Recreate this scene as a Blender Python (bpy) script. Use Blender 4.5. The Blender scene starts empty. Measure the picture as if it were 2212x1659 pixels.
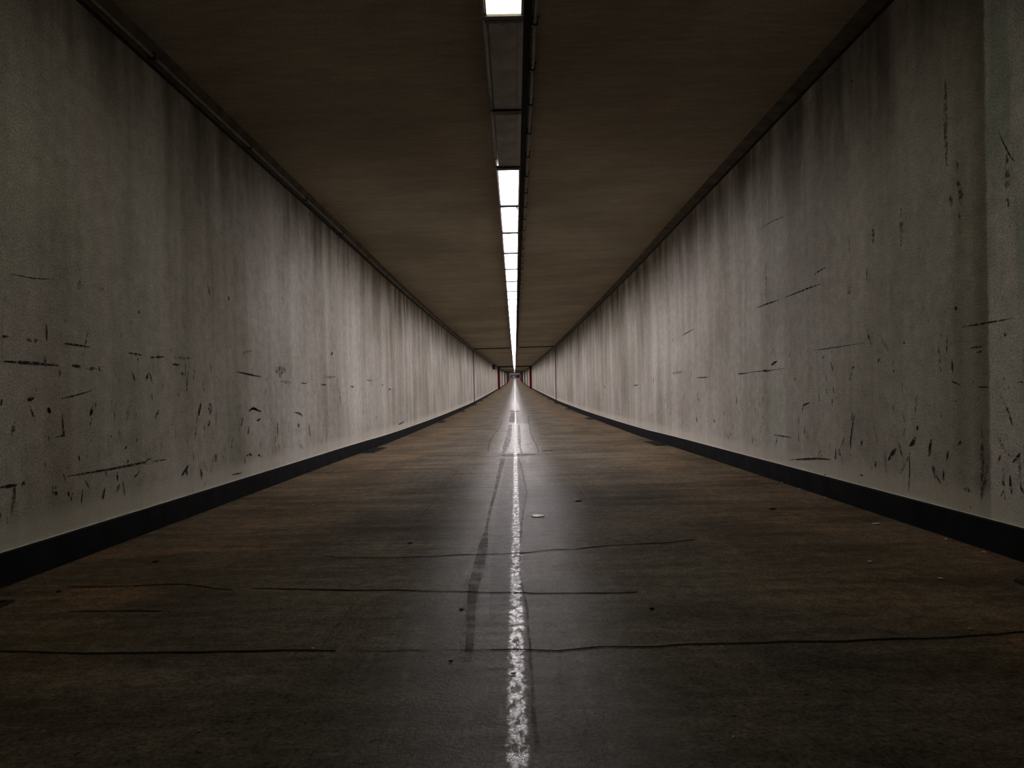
import bpy, bmesh, math, random
from mathutils import Vector, Matrix, Euler
random.seed(7)
SC = bpy.context.scene
COL = SC.collection
PI = math.pi

# ------------------------------------------------------------------ tunnel profile
W = 3.2            # half width
H = 4.345          # floor to ceiling on the axis
def HC(x): return H + .012*x   # slight cross fall of the slab
CAMZ = 1.12
D0, D1 = -8.0, 455.0
TAB = [(-8, .926), (0, 1.12), (4.6, 1.232), (10.2, 1.366), (15, 1.482), (18.4, 1.575), (24, 1.68),
       (30, 1.775), (40, 1.90), (57.5, 2.06), (90, 2.19), (138, 2.31), (213, 2.42), (280, 2.45),
       (330, 2.22), (370, 1.75), (400, 1.36), (430, 1.05), (460, .8)]
def _slopes():
    n = len(TAB); dl = [(TAB[i+1][1]-TAB[i][1])/(TAB[i+1][0]-TAB[i][0]) for i in range(n-1)]
    m = [dl[0]] + [0 if dl[i-1]*dl[i] <= 0 else 2*dl[i-1]*dl[i]/(dl[i-1]+dl[i]) for i in range(1, n-1)] + [dl[-1]]
    return m
MS = _slopes()
def F(d):
    d = min(max(d, TAB[0][0]), TAB[-1][0])
    for i in range(len(TAB)-1):
        if d <= TAB[i+1][0]:
            x0, y0 = TAB[i]; x1, y1 = TAB[i+1]; h = x1-x0; t = (d-x0)/h
            return ((2*t**3-3*t*t+1)*y0 + (t**3-2*t*t+t)*h*MS[i] + (-2*t**3+3*t*t)*y1 + (t**3-t*t)*h*MS[i+1])
def fz(d): return CAMZ - F(d)          # floor height at distance d
def slope(d): return math.atan2(fz(d+.05)-fz(d-.05), .1)

DS = []
d = D0
while d < D1:
    DS.append(d); d += .5 if d < 40 else (2.0 if d < 140 else 5.0)
DS.append(D1)

# ------------------------------------------------------------------ camera
FPX = 1600.0
cam = bpy.data.cameras.new('camera'); cam.sensor_fit = 'HORIZONTAL'; cam.sensor_width = 36
cam.lens = FPX/2212*36; cam.clip_start = .05; cam.clip_end = 900
camo = bpy.data.objects.new('camera', cam); COL.objects.link(camo)
rho = math.atan(.021)
cr, sr = math.cos(rho), math.sin(rho)
Mb = Matrix(((cr, sr, 0), (0, 0, -1), (-sr, cr, 0)))          # columns: right, up, back
v = Vector((6, 15.5, -FPX)).normalized()
q = Vector((0, 0, -1)).rotation_difference(v)
MR = Mb @ q.to_matrix().inverted()
camo.matrix_world = Matrix.Translation((0, 0, CAMZ)) @ MR.to_4x4()
SC.camera = camo
def ray(px, py): return MR @ Vector((px-1106, -(py-829.5), -FPX))
def on_floor(px, py):
    r = ray(px, py); a, b = .5, 430
    for _ in range(60):
        m = (a+b)/2
        if CAMZ + r.z/r.y*m > fz(m): a = m
        else: b = m
    return (r.x/r.y*a, a)
def on_wall(px, py, side):
    r = ray(px, py); t = side*W/r.x; d = r.y*t
    return (d, CAMZ+r.z*t-fz(d))          # (distance, height over floor)

# ------------------------------------------------------------------ node helpers
class NT:
    def __init__(s, name):
        s.m = bpy.data.materials.new(name); s.m.use_nodes = True
        s.t = s.m.node_tree; s.t.nodes.clear()
        s.out = s.t.nodes.new('ShaderNodeOutputMaterial')
    def n(s, typ, **kw):
        o = s.t.nodes.new(typ)
        for k, val in kw.items():
            if hasattr(o, k): setattr(o, k, val)
        return o
    def link(s, a, b): s.t.links.new(a, b)
    def setin(s, node, key, val):
        if isinstance(val, bpy.types.NodeSocket): s.link(val, node.inputs[key])
        else: node.inputs[key].default_value = val
    def math(s, op, a, b=0.0, c=0.0, clamp=False):
        o = s.n('ShaderNodeMath', operation=op, use_clamp=clamp)
        s.setin(o, 0, a); s.setin(o, 1, b); s.setin(o, 2, c)
        return o.outputs[0]
    def mapr(s, x, a, b, c=0.0, d=1.0, smooth=True):
        o = s.n('ShaderNodeMapRange', clamp=True)
        if smooth: o.interpolation_type = 'SMOOTHSTEP'
        s.setin(o, 0, x); s.setin(o, 1, a); s.setin(o, 2, b); s.setin(o, 3, c); s.setin(o, 4, d)
        return o.outputs[0]
    def mix(s, f, a, b, mode='MIX'):
        o = s.n('ShaderNodeMix', data_type='RGBA', blend_type=mode)
        s.setin(o, 0, f); s.setin(o, 6, a); s.setin(o, 7, b)
        return o.outputs[2]
    def comb(s, x, y, z=0.0):
        o = s.n('ShaderNodeCombineXYZ'); s.setin(o, 0, x); s.setin(o, 1, y); s.setin(o, 2, z)
        return o.outputs[0]
    def uv(s):
        o = s.n('ShaderNodeUVMap', uv_map='metres'); p = s.n('ShaderNodeSeparateXYZ'); s.link(o.outputs[0], p.inputs[0])
        return p.outputs[0], p.outputs[1]
    def noise(s, u, v, su, sv, detail=4, rough=.55, seed=0.0):
        o = s.n('ShaderNodeTexNoise')
        s.link(s.comb(s.math('MULTIPLY', u, su), s.math('MULTIPLY', v, sv), seed), o.inputs['Vector'])
        o.inputs['Scale'].default_value = 1; o.inputs['Detail'].default_value = detail; o.inputs['Roughness'].default_value = rough
        return o.outputs['Fac'] if 'Fac' in o.outputs else o.outputs[0]
    def bsdf(s, col, rough=.6, metal=0.0, spec=.5, normal=None):
        b = s.n('ShaderNodeBsdfPrincipled')
        s.setin(b, 'Base Color', col); s.setin(b, 'Roughness', rough); s.setin(b, 'Metallic', metal)
        s.setin(b, 'Specular IOR Level', spec)
        if normal is not None: s.link(normal, b.inputs['Normal'])
        return b
    def done(s, sh):
        s.link(sh if isinstance(sh, bpy.types.NodeSocket) else sh.outputs[0], s.out.inputs['Surface']); return s.m
    def bump(s, h, strength=.3, dist=.01):
        o = s.n('ShaderNodeBump'); s.setin(o, 'Strength', strength); s.setin(o, 'Distance', dist); s.link(h, o.inputs['Height'])
        return o.outputs[0]

def rgb(r, g, b): return (r, g, b, 1)

def plain(name, col, rough=.6, metal=0.0, var=.25, scale=9.0, spec=.4):
    t = NT(name)
    g = t.n('ShaderNodeTexCoord'); o = t.n('ShaderNodeTexNoise'); t.link(g.outputs['Object'], o.inputs['Vector'])
    o.inputs['Scale'].default_value = scale; o.inputs['Detail'].default_value = 4
    f = t.mapr(o.outputs[0], .3, .7, 1-var, 1+var, False)
    c = t.n('ShaderNodeMix', data_type='RGBA', blend_type='MULTIPLY'); c.inputs[0].default_value = 1
    c.inputs[6].default_value = col; t.link(t.comb(f, f, f), c.inputs[7])
    return t.done(t.bsdf(c.outputs[2], rough, metal, spec))

def wall_mat(name, seed, patch):
    t = NT(name); d, h = t.uv()
    streak = t.noise(d, h, 1.25, .13, 4, .55, seed)
    fine = t.noise(d, h, 7, .6, 3, .55, seed+3)
    broad = t.noise(d, h, .33, .42, 4, .6, seed+7)
    panel = t.noise(d, h, .17, .03, 2, .5, seed+11)
    grain = t.noise(d, h, 75, 75, 4, .8, seed+17)
    mott = t.noise(d, h, 8, 8, 4, .7, seed+19)
    f = t.math('ADD', t.math('MULTIPLY', streak, .5), t.math('ADD', t.math('MULTIPLY', broad, .45), t.math('MULTIPLY', panel, .3)))
    f = t.math('ADD', f, t.math('MULTIPLY', fine, .14))
    f = t.mapr(f, .47, .90)
    col = t.mix(f, rgb(.31, .285, .225), rgb(.72, .69, .64))
    # run-off soot hanging from the top of the wall in irregular tongues
    edge = t.math('ADD', h, t.math('MULTIPLY', t.math('SUBTRACT', t.noise(d, h, .55, .1, 4, .6, seed+23), .5), 2.6))
    soot = t.math('MULTIPLY', t.mapr(edge, 2.7, 4.2), t.mapr(t.noise(d, h, 1.6, .25, 4, .6, seed+29), .3, .62))
    col = t.mix(t.math('MULTIPLY', soot, .80), col, rgb(.085, .074, .046))
    # greenish and violet tinge of old paint
    tint = t.noise(d, h, .9, .22, 2, .5, seed+31)
    col = t.mix(t.mapr(tint, .56, .72, 0, .35), col, t.mix(1.0, col, rgb(.90, 1.04, .94), 'MULTIPLY'))
    col = t.mix(t.mapr(tint, .44, .30, 0, .45), col, t.mix(1.0, col, rgb(1.06, .94, 1.05), 'MULTIPLY'))
    if patch:      # newer paint on the stretch of wall nearest the tunnel mouth
        e = t.math('ADD', d, t.math('MULTIPLY', t.math('SUBTRACT', t.noise(d, h, 4, 7, 4, .7, 4), .5), .05))
        pm = t.mapr(e, 5.02, 4.99)
        blot = t.mix(t.mapr(t.noise(d, h, 3.2, .6, 4, .6, 51), .42, .6), rgb(.80, .76, .74), rgb(.50, .545, .50))
        col = t.mix(t.math('MULTIPLY', pm, .85), col, blot)
        dk = t.math('MULTIPLY', t.mapr(e, 5.0, 5.03), t.mapr(e, 5.22, 5.05))
        col = t.mix(t.math('MULTIPLY', dk, .4), col, rgb(.10, .09, .06))
    # grain and spots
    lowm = t.math('MULTIPLY', t.mapr(h, .34, .62), t.mapr(h, 2.6, 1.3, .12, 1))
    gm = t.mapr(grain, .3, .7, .42, 1.58, False)
    gm2 = t.mapr(mott, .3, .7, .84, 1.16, False)
    gg = t.math('MULTIPLY', gm, gm2)
    col = t.mix(1.0, col, t.comb(gg, gg, gg), 'MULTIPLY')
    sp = t.mapr(t.noise(d, h, 24, 17, 3, .6, seed+41), .64, .70)
    sp2 = t.mapr(t.noise(d, h, 9, 4.2, 4, .65, seed+43), .66, .74)
    sv = t.mapr(t.noise(d, h, 15, 1.7, 4, .62, seed+47), .62, .74)
    dirt = t.math('MULTIPLY', lowm, t.math('MAXIMUM', t.math('MAXIMUM', t.math('MULTIPLY', sp, .5), t.math('MULTIPLY', sp2, .6)), t.math('MULTIPLY', sv, .38)))
    col = t.mix(dirt, col, rgb(.025, .024, .02))
    # strip over the kerb that gets washed
    col = t.mix(t.mapr(h, .46, .30, 0, .55), col, rgb(.74, .70, .61))
    bm = t.bump(t.math('ADD', grain, mott), .25, .012)
    return t.done(t.bsdf(col, .88, 0, .06, bm))

def ceil_mat():
    t = NT('ceiling concrete'); x, d = t.uv()
    a = t.noise(x, d, .7, 2.4, 4, .6, 2); b = t.noise(x, d, .35, .3, 3, .5, 5)
    g = t.noise(x, d, 70, 70, 4, .8, 8); g2 = t.noise(x, d, 3, 16, 3, .6, 9)
    f = t.mapr(t.math('ADD', t.math('MULTIPLY', a, .35), t.math('MULTIPLY', b, .65)), .30, .70)
    col = t.mix(f, rgb(.27, .235, .175), rgb(.42, .372, .285))
    col = t.mix(t.mapr(t.noise(x, d, .8, .5, 2, .5, 31), .5, .7, 0, .6), col, t.mix(1.0, col, rgb(1.03, .96, .94), 'MULTIPLY'))
    gg = t.math('MULTIPLY', t.mapr(g, .3, .7, .45, 1.55, False), t.mapr(g2, .3, .7, .86, 1.14, False))
    col = t.mix(1.0, col, t.comb(gg, gg, gg), 'MULTIPLY')
    return t.done(t.bsdf(col, .92, 0, .05, t.bump(g, .25, .012)))

def floor_mat():
    t = NT('floor asphalt'); x, d = t.uv()
    ax = t.math('ABSOLUTE', t.math('ADD', x, .017))
    brush = t.noise(x, d, .55, 3.2, 5, .62, 3)
    brush2 = t.noise(x, d, 1.5, 9, 4, .6, 6)
    blot = t.noise(x, d, .8, .55, 4, .6, 9)
    grain = t.noise(x, d, 55, 55, 3, .75, 12)
    mott = t.noise(x, d, 11, 13, 4, .7, 14)
    f = t.mapr(t.math('ADD', t.math('MULTIPLY', brush, .5), t.math('MULTIPLY', blot, .5)), .36, .66)
    mid = t.mix(f, rgb(.085, .071, .055), rgb(.185, .158, .124))
    side = t.mix(f, rgb(.10, .075, .045), rgb(.22, .168, .115))
    xe = t.math('ADD', ax, t.math('MULTIPLY', t.math('SUBTRACT', blot, .5), 1.6))
    col = t.mix(t.mapr(xe, .9, 2.3), mid, side)
    rust = t.math('MULTIPLY', t.mapr(t.noise(x, d, 1.1, 1.7, 4, .65, 21), .53, .66), t.mapr(xe, 1.3, 2.2))
    col = t.mix(t.math('MULTIPLY', rust, .5), col, rgb(.30, .165, .09))
    damp = t.mapr(t.noise(x, d, .45, 1.3, 5, .65, 25), .55, .68)
    col = t.mix(t.math('MULTIPLY', damp, .55), col, rgb(.045, .038, .03))
    gg = t.math('MULTIPLY', t.mapr(grain, .3, .7, .4, 1.6, False), t.math('MULTIPLY', t.mapr(mott, .3, .7, .62, 1.38, False), t.mapr(brush2, .3, .7, .8, 1.2, False)))
    col = t.mix(1.0, col, t.comb(gg, gg, gg), 'MULTIPLY')
    # pale worn wheel lines either side of the middle
    wl = t.math('MULTIPLY', t.mapr(t.noise(x, d, 9, .5, 4, .6, 33), .54, .66), t.mapr(ax, 1.0, .45))
    wl = t.math('MULTIPLY', wl, t.mapr(mott, .42, .58))
    col = t.mix(t.math('MULTIPLY', wl, .4), col, rgb(.34, .31, .28))
    # dark pits and pale grit
    pit = t.mapr(t.noise(x, d, 17, 21, 3, .6, 37), .66, .71)
    col = t.mix(t.math('MULTIPLY', pit, .8), col, rgb(.02, .018, .015))
    grit = t.mapr(t.noise(x, d, 44, 44, 2, .5, 41), .735, .76)
    col = t.mix(t.math('MULTIPLY', grit, .6), col, rgb(.5, .46, .36))
    # worn white paint left in the seam down the middle
    wob = t.math('MULTIPLY', t.math('SUBTRACT', t.noise(x, d, 20, 24, 3, .6, 45), .5), .05)
    pl = t.mapr(t.math('ADD', ax, wob), .020, .012)
    wear = t.math('MULTIPLY', t.mapr(t.noise(x, d, 26, 11, 4, .7, 48), .44, .56), t.mapr(t.noise(x, d, .2, 1.1, 2, .5, 49), .40, .55))
    paint = t.math('MULTIPLY', pl, wear)
    col = t.mix(t.math('MULTIPLY', paint, .9), col, rgb(.62, .60, .56))
    # polish: smooth seam, half smooth walking lane, rough outside
    seam = t.math('MULTIPLY', t.mapr(t.math('ADD', ax, wob), .042, .020), t.mapr(t.noise(x, d, 30, 13, 4, .7, 58), .40, .55))
    lane = t.mapr(t.math('ADD', ax, t.math('MULTIPLY', t.math('SUBTRACT', blot, .5), .7)), .85, .30)
    rough = t.mix(lane, rgb(.75, .75, .75), rgb(.50, .50, .50))
    rough = t.mix(seam, rough, rgb(.24, .24, .24))
    rs = t.n('ShaderNodeSeparateColor'); t.link(rough, rs.inputs[0])
    rr = t.math('ADD', rs.outputs[0], t.math('MULTIPLY', t.math('SUBTRACT', brush2, .5), .25))
    spec = t.mix(lane, rgb(.03, .03, .03), rgb(.11, .11, .11))
    spec = t.mix(seam, spec, rgb(.6, .6, .6))
    ss = t.n('ShaderNodeSeparateColor'); t.link(spec, ss.inputs[0])
    bm = t.bump(t.math('ADD', t.math('ADD', grain, t.math('MULTIPLY', mott, 1.5)), brush2), .35, .006)
    return t.done(t.bsdf(col, rr, 0, ss.outputs[0], bm))

def mark_mat(name, col, lo, hi, su=30, rough=.7, amax=1.0, spec=.12):
    t = NT(name); u, vv = t.uv()
    n = t.noise(u, vv, su, su, 4, .65, 3)
    a = t.mapr(n, lo, hi, 0, amax)
    b = t.bsdf(col, rough, 0, spec); tr = t.n('ShaderNodeBsdfTransparent'); mx = t.n('ShaderNodeMixShader')
    t.link(a, mx.inputs[0]); t.link(tr.outputs[0], mx.inputs[1]); t.link(b.outputs[0], mx.inputs[2])
    return t.done(mx)

def emit_mat(name, col, strength):
    t = NT(name); e = t.n('ShaderNodeEmission'); e.inputs[0].default_value = col; e.inputs[1].default_value = strength
    return t.done(e)

M = dict(
    wall_l=wall_mat('left wall paint', 0.0, False), wall_r=wall_mat('right wall paint', 60.0, True),
    ceil=ceil_mat(), floor=floor_mat(),
    kerb=plain('black kerb paint', rgb(.014, .0145, .016), .7, 0, .35, 4, .04),
    kerbtop_lit=plain('kerb top edge lit pale', rgb(.85, .82, .76), .7, 0, .2, 12),  # lamp light on the ledge, put in as a pale colour
    cove=plain('corner strip concrete', rgb(.115, .10, .075), .9, 0, .45, 5),
    gap=plain('joint filler and gap shade', rgb(.012, .011, .010), .8),
    joint=plain('joint cover', rgb(.03, .028, .024), .6),
    pipe=plain('galvanised pipe', rgb(.20, .18, .145), .5, .2, .35, 14),
    clip=plain('pipe clip', rgb(.03, .028, .025), .5, .4),
    housing=plain('lamp housing', rgb(.24, .21, .19), .45, .3, .2, 6),
    frame=plain('lamp frame', rgb(.30, .27, .25), .4, .5, .2, 10),
    bar=plain('lamp end bar', rgb(.035, .032, .032), .5, .3),
    cover=plain('grey cover panel', rgb(.30, .285, .26), .6, 0, .3, 3.5),
    lit=emit_mat('lit diffuser', rgb(1, .93, .955), 26.0),
    litnear=emit_mat('lit diffuser nearest', rgb(1, .95, .68), 9.0),
    iron=plain('cast iron', rgb(.020, .018, .016), .6, .5),
    pit_shade=plain('drain pit shade', rgb(.004, .004, .004), .9),
    red=plain('red steel', rgb(.15, .005, .007), .6, 0, .25, 3, .1),
    dark=plain('dark steel', rgb(.016, .015, .015), .6),
    greyframe=plain('grey concrete frame', rgb(.10, .09, .075), .8),
    box=plain('dark casing', rgb(.012, .012, .013), .5),
    crack=mark_mat('crack', rgb(.006, .005, .004), .24, .36, 9, .9, 1.0, .02),
    scuff=mark_mat('rubber scuff', rgb(.014, .014, .013), .36, .52, 26),
    softscuff=mark_mat('faint scuff', rgb(.05, .047, .04), .40, .62, 22, .8, .75),
    wet=mark_mat('dark seam repair', rgb(.045, .038, .032), .32, .60, 9, .7, .5),
    pale=mark_mat('pale scratch', rgb(.36, .33, .30), .44, .62, 20, .6, .6),
    sheen=mark_mat('smooth repair', rgb(.17, .155, .14), .36, .56, 11, .38, .75, .4),
    sheennear=mark_mat('dull smooth repair', rgb(.17, .152, .13), .34, .62, 13, .52, .4, .2),
    paper=plain('paper', rgb(.90, .89, .86), .45, 0, .05), leaf=plain('dark debris', rgb(.008, .007, .006), .9, 0, .25, 9, .02),
    tan=plain('tan scrap', rgb(.42, .36, .22), .8),
    skin=plain('skin', rgb(.5, .32, .24), .6), white=plain('white cloth', rgb(.85, .85, .84), .8),
    black=plain('black cloth', rgb(.012, .012, .014), .9), hair=plain('dark hair', rgb(.03, .022, .018), .6),
    endwall=plain('end wall plaster', rgb(.17, .155, .17), .8, 0, .2, .6),
    lintel=plain('pale lintel', rgb(.75, .70, .62), .7), bluedark=plain('dark blue door', rgb(.03, .03, .06), .6),
    brown=plain('brown joint foot', rgb(.06, .05, .035), .8),
)

# ------------------------------------------------------------------ mesh helpers
def link(name, bm, mat, parent=None, smooth=False):
    me = bpy.data.meshes.new(name); bm.normal_update(); bm.to_mesh(me); bm.free()
    for m in (mat if isinstance(mat, list) else [mat]): me.materials.append(m)
    if smooth:
        for p in me.polygons: p.use_smooth = True
    o = bpy.data.objects.new(name, me); COL.objects.link(o)
    if parent: o.parent = parent
    return o
def thing(name, label, cat, loc=(0, 0, 0), rot=(0, 0, 0), group=None):
    o = bpy.data.objects.new(name, None); COL.objects.link(o); o.empty_display_size = .1
    o.location = loc; o.rotation_euler = rot; tag(o, label, cat, group); return o
def tag(o, label, cat, group=None):
    o['label'] = label; o['category'] = cat
    if group: o['group'] = group
def struct(o, label=None, cat=None):
    o['kind'] = 'structure'
    if label: o['label'] = label
    if cat: o['category'] = cat
    return o
def box(bm, c, s, rot=None, mi=0, bev=0.0):
    r = bmesh.ops.create_cube(bm, size=1); vs = r['verts']
    bmesh.ops.scale(bm, vec=s, verts=vs)
    if bev:
        es = list({e for v_ in vs for e in v_.link_edges})
        rb = bmesh.ops.bevel(bm, geom=es, offset=bev, segments=2, affect='EDGES', profile=.6)
        vs = list({v_ for f in rb['faces'] for v_ in f.verts} | {v_ for v_ in vs if v_.is_valid})
    if rot: bmesh.ops.rotate(bm, cent=(0, 0, 0), matrix=Euler(rot).to_matrix(), verts=vs)
    bmesh.ops.translate(bm, vec=c, verts=vs)
    if mi:
        for f in {f for v_ in vs for f in v_.link_faces}: f.material_index = mi
    return vs
def tube(bm, pts, r, seg=10):
    rings = []
    n = len(pts)
    for i, p in enumerate(pts):
        p = Vector(p); a = Vector(pts[max(i-1, 0)]); b = Vector(pts[min(i+1, n-1)])
        t = (b-a).normalized(); u = t.cross(Vector((0, 0, 1)))
        if u.length < 1e-4: u = Vector((1, 0, 0))
        u.normalize(); w = u.cross(t); rr = r[i] if isinstance(r, (list, tuple)) else r
        rings.append([bm.verts.new(p + (u*math.cos(k*2*PI/seg)+w*math.sin(k*2*PI/seg))*rr) for k in range(seg)])
    for i in range(n-1):
        for k in range(seg):
            bm.faces.new((rings[i][k], rings[i][(k+1) % seg], rings[i+1][(k+1) % seg], rings[i+1][k]))
    bm.faces.new(rings[0]); bm.faces.new(rings[-1][::-1])
def loft(name, prof, ds, mat, uvf, closed=False, flip=False, cap=False):
    """sweep a cross-section [(x, height over floor)] along the tunnel"""
    bm = bmesh.new(); uvl = bm.loops.layers.uv.new('metres')
    rows = [[bm.verts.new((x, d_, fz(d_)+h)) for x, h in prof] for d_ in ds]
    n = len(prof)
    for i in range(len(ds)-1):
        for k in range(n if closed else n-1):
            k2 = (k+1) % n
            vs = [rows[i][k], rows[i][k2], rows[i+1][k2], rows[i+1][k]]
            if flip: vs.reverse()
            f = bm.faces.new(vs)
            for l in f.loops:
                co = l.vert.co; l[uvl].uv = uvf(co.x, co.y, co.z-fz(co.y))
    if cap: bm.faces.new(rows[0]); bm.faces.new(rows[-1][::-1])
    return link(name, bm, mat)
def lin(a, b, n): return [a+(b-a)*i/n for i in range(n+1)]

# ------------------------------------------------------------------ setting
T = .25
wl = loft('wall_left', [(-W, -.3)]+[(-W, h) for h in lin(0, 4.42, 4)]+[(-W-T, 4.42), (-W-T, -.3)], DS, M['wall_l'], lambda x, y, h: (y, h), closed=True, cap=True)
struct(wl, 'long grey stained concrete wall on the left side of the tunnel', 'wall')
wr = loft('wall_right', [(W, -.3)]+[(W, h) for h in lin(0, 4.42, 4)]+[(W+T, 4.42), (W+T, -.3)], DS, M['wall_r'], lambda x, y, h: (y, h), closed=True, flip=True, cap=True)
struct(wr, 'long grey stained concrete wall on the right side of the tunnel', 'wall')
fl = loft('floor', [(x, 0) for x in lin(-W, W, 16)]+[(W, -.3), (-W, -.3)], DS, M['floor'], lambda x, y, h: (x, y), closed=True, cap=True)
struct(fl, 'dark brown worn tunnel roadway with a shiny seam down its middle', 'floor')
ce = loft('ceiling', [(x, HC(x)) for x in lin(-W, W, 8)]+[(W, H+.35), (-W, H+.35)], DS, M['ceil'], lambda x, y, h: (x, y), closed=True, flip=True, cap=True)
struct(ce, 'flat dark brown concrete ceiling of the tunnel', 'ceiling')

DK = [x for x in DS if x < 330]
for s, nm in ((-1, 'baseboard_left'), (1, 'baseboard_right')):
    pr = [(s*W, .002), (s*W, .215), (s*(W-.022), .215), (s*(W-.030), .205), (s*(W-.030), .002)]
    o = loft(nm, pr, DK, M['kerb'], lambda x, y, h: (y, h), closed=True, flip=(s > 0), cap=True)
    o.data.materials.append(M['kerbtop_lit'])
    for p in o.data.polygons:
        c = p.center
        if abs(c.z-fz(c.y)-.215) < .004 and abs(p.normal.z) > .9: p.material_index = 1
    struct(o, 'black painted kerb band along the foot of the %s wall' % nm[10:], 'baseboard')

cl = loft('trim_1', [(-W, 4.155), (-3.125, HC(-W)+.003), (-W, HC(-W)+.003)], DK, M['cove'], lambda x, y, h: (y, h), closed=True, cap=True, flip=True)
struct(cl, 'sloping dark concrete strip where the left wall meets the ceiling', 'trim')
cr_ = loft('trim_2', [(W, 4.345), (3.04, HC(3.04)-.012), (3.04, HC(3.04)+.003), (W, HC(W)+.003)], DK, M['cove'], lambda x, y, h: (y, h), closed=True, cap=True)
struct(cr_, 'flat dark concrete strip where the right wall meets the ceiling', 'trim')
# shade of the gap under each strip, put in as a thin black strip
for s, hh, nm, side in ((-1, 4.135, 'trim_3', 'left'), (1, 4.328, 'trim_4', 'right')):
    o = loft(nm, [(s*W, hh-.016), (s*(W-.012), hh-.016), (s*(W-.012), hh+.016), (s*W, hh+.016)], DK, M['gap'], lambda x, y, h: (y, h), closed=True, cap=True, flip=(s < 0))
    struct(o, 'thin black strip for the shadow gap under the corner strip along the %s wall' % side, 'trim')

# expansion joint ring at 57.5 m and further, plainer joints
def joint(d_, wdt, n, proj=.05):
    global TN
    for s in (-1, 1):
        bm = bmesh.new(); z0 = fz(d_)
        box(bm, (s*(W-proj/2), d_, z0+2.17), (proj, wdt, 4.18))
        box(bm, (s*(W-.06), d_, z0+.10), (.12, wdt*1.5, .19), mi=1)
        o = link('trim_%d' % TN, bm, [M['gap'], M['brown']]); TN += 1
        struct(o, 'black joint cover running up the %s wall, %s' % ('left' if s < 0 else 'right', n), 'trim')
    for x0, x1, nm in ((-3.1, -.36, 'left'), (.36, 3.02, 'right')):
        bm = bmesh.new(); box(bm, ((x0+x1)/2, d_, fz(d_)+HC((x0+x1)/2)-.02), (x1-x0, wdt*2.2, .075), (0, -.012, 0))
        o = link('trim_%d' % TN, bm, M['gap']); TN += 1
        struct(o, 'black joint line across the ceiling %s of the lamps, %s' % (nm, n), 'trim')
TN = 5
joint(57.5, .12, 'first joint from the camera')
joint(184, .22, 'joint just past the first red portal', .12)
bm = bmesh.new()
for s in (-1, 1): box(bm, (s*2.65, 57.2, fz(57.2)+.004), (.9, .25, .006))
o = link('floor_joint_plate', bm, M['sheen']); o.parent = fl

# ------------------------------------------------------------------ far end of the tunnel
bm = bmesh.new(); z0 = fz(D1)
box(bm, (0, D1+.15, z0+2.2), (2*W+.6, .3, 5.0))
struct(link('wall_far', bm, M['endwall']), 'pale violet grey end wall at the vanishing point', 'wall')
bm = bmesh.new(); box(bm, (-.05, D1-.06, z0+2.85), (6.0, .10, .42)); box(bm, (-.05, D1-.06, z0+2.25), (5.2, .10, .26))
struct(link('trim_%d' % TN, bm, M['lintel']), 'pale horizontal band across the top of the far end wall', 'trim'); TN += 1
bm = bmesh.new(); box(bm, (2.0, D1-.05, z0+1.15), (2.0, .08, 2.0)); box(bm, (2.0, D1-.10, z0+1.15), (.06, .04, 2.0))
struct(link('door_1', bm, M['bluedark']), 'dark blue door in the right part of the far end wall', 'door')

# ------------------------------------------------------------------ marks on floor and walls (surface pattern)
def ribbon_floor(bm, uvl, px, widths, dz, jitter=0.0):
    """px: points on the photo's floor -> a thin mark lying on the roadway"""
    pts = [Vector(on_floor(*p)) for p in px]
    out = []
    for i in range(len(pts)-1):
        n = max(2, int((pts[i+1]-pts[i]).length/.12))
        for k in range(n):
            t = k/n; out.append(pts[i].lerp(pts[i+1], t))
    out.append(pts[-1])
    prev = None
    n = len(out)
    for i, p in enumerate(out):
        t = (out[min(i+1, n-1)]-out[max(i-1, 0)]).normalized(); nn = Vector((-t.y, t.x))
        w = widths*random.uniform(.7, 1.3) if not callable(widths) else widths(i/(n-1))
        if 0 < i < n-1: p = p + nn*random.uniform(-jitter, jitter)
        a, b = p+nn*w/2, p-nn*w/2
        cur = (bm.verts.new((a.x, a.y, fz(a.y)+dz)), bm.verts.new((b.x, b.y, fz(b.y)+dz)))
        if prev:
            f = bm.faces.new((prev[0], prev[1], cur[1], cur[0]))
            for l in f.loops: l[uvl].uv = (l.vert.co.x, l.vert.co.y)
        prev = cur
def band_floor(bm, uvl, L, R, dz):
    """a patch between two edge lines, both sampled to the same number of points"""
    def res(px, n=40):
        pts = [Vector(on_floor(*p)) for p in px]; ln = [0]
        for i in range(len(pts)-1): ln.append(ln[-1]+(pts[i+1]-pts[i]).length)
        o = []
        for k in range(n+1):
            s = ln[-1]*k/n; i = 0
            while i < len(pts)-2 and ln[i+1] < s: i += 1
            o.append(pts[i].lerp(pts[i+1], (s-ln[i])/max(ln[i+1]-ln[i], 1e-6)))
        return o
    A, B = res(L), res(R); prev = None
    for a, b in zip(A, B):
        cur = (bm.verts.new((a.x, a.y, fz(a.y)+dz)), bm.verts.new((b.x, b.y, fz(b.y)+dz)))
        if prev:
            f = bm.faces.new((prev[0], cur[0], cur[1], prev[1]))
            for l in f.loops: l[uvl].uv = (l.vert.co.x, l.vert.co.y)
        prev = cur
def newbm():
    bm = bmesh.new(); return bm, bm.loops.layers.uv.new('metres')
def up(bm):
    bm.normal_update()
    for f in bm.faces:
        if f.normal.z < 0: f.normal_flip()
c6 = lambda L: [(700+x*.3617, 850+y*.3617) for x, y in L]
c7 = lambda L: [(700+x*.3617, 1250+y*.3617) for x, y in L]
c9 = lambda L: [(1040+x*.0904, 850+y*.0904) for x, y in L]

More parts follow.
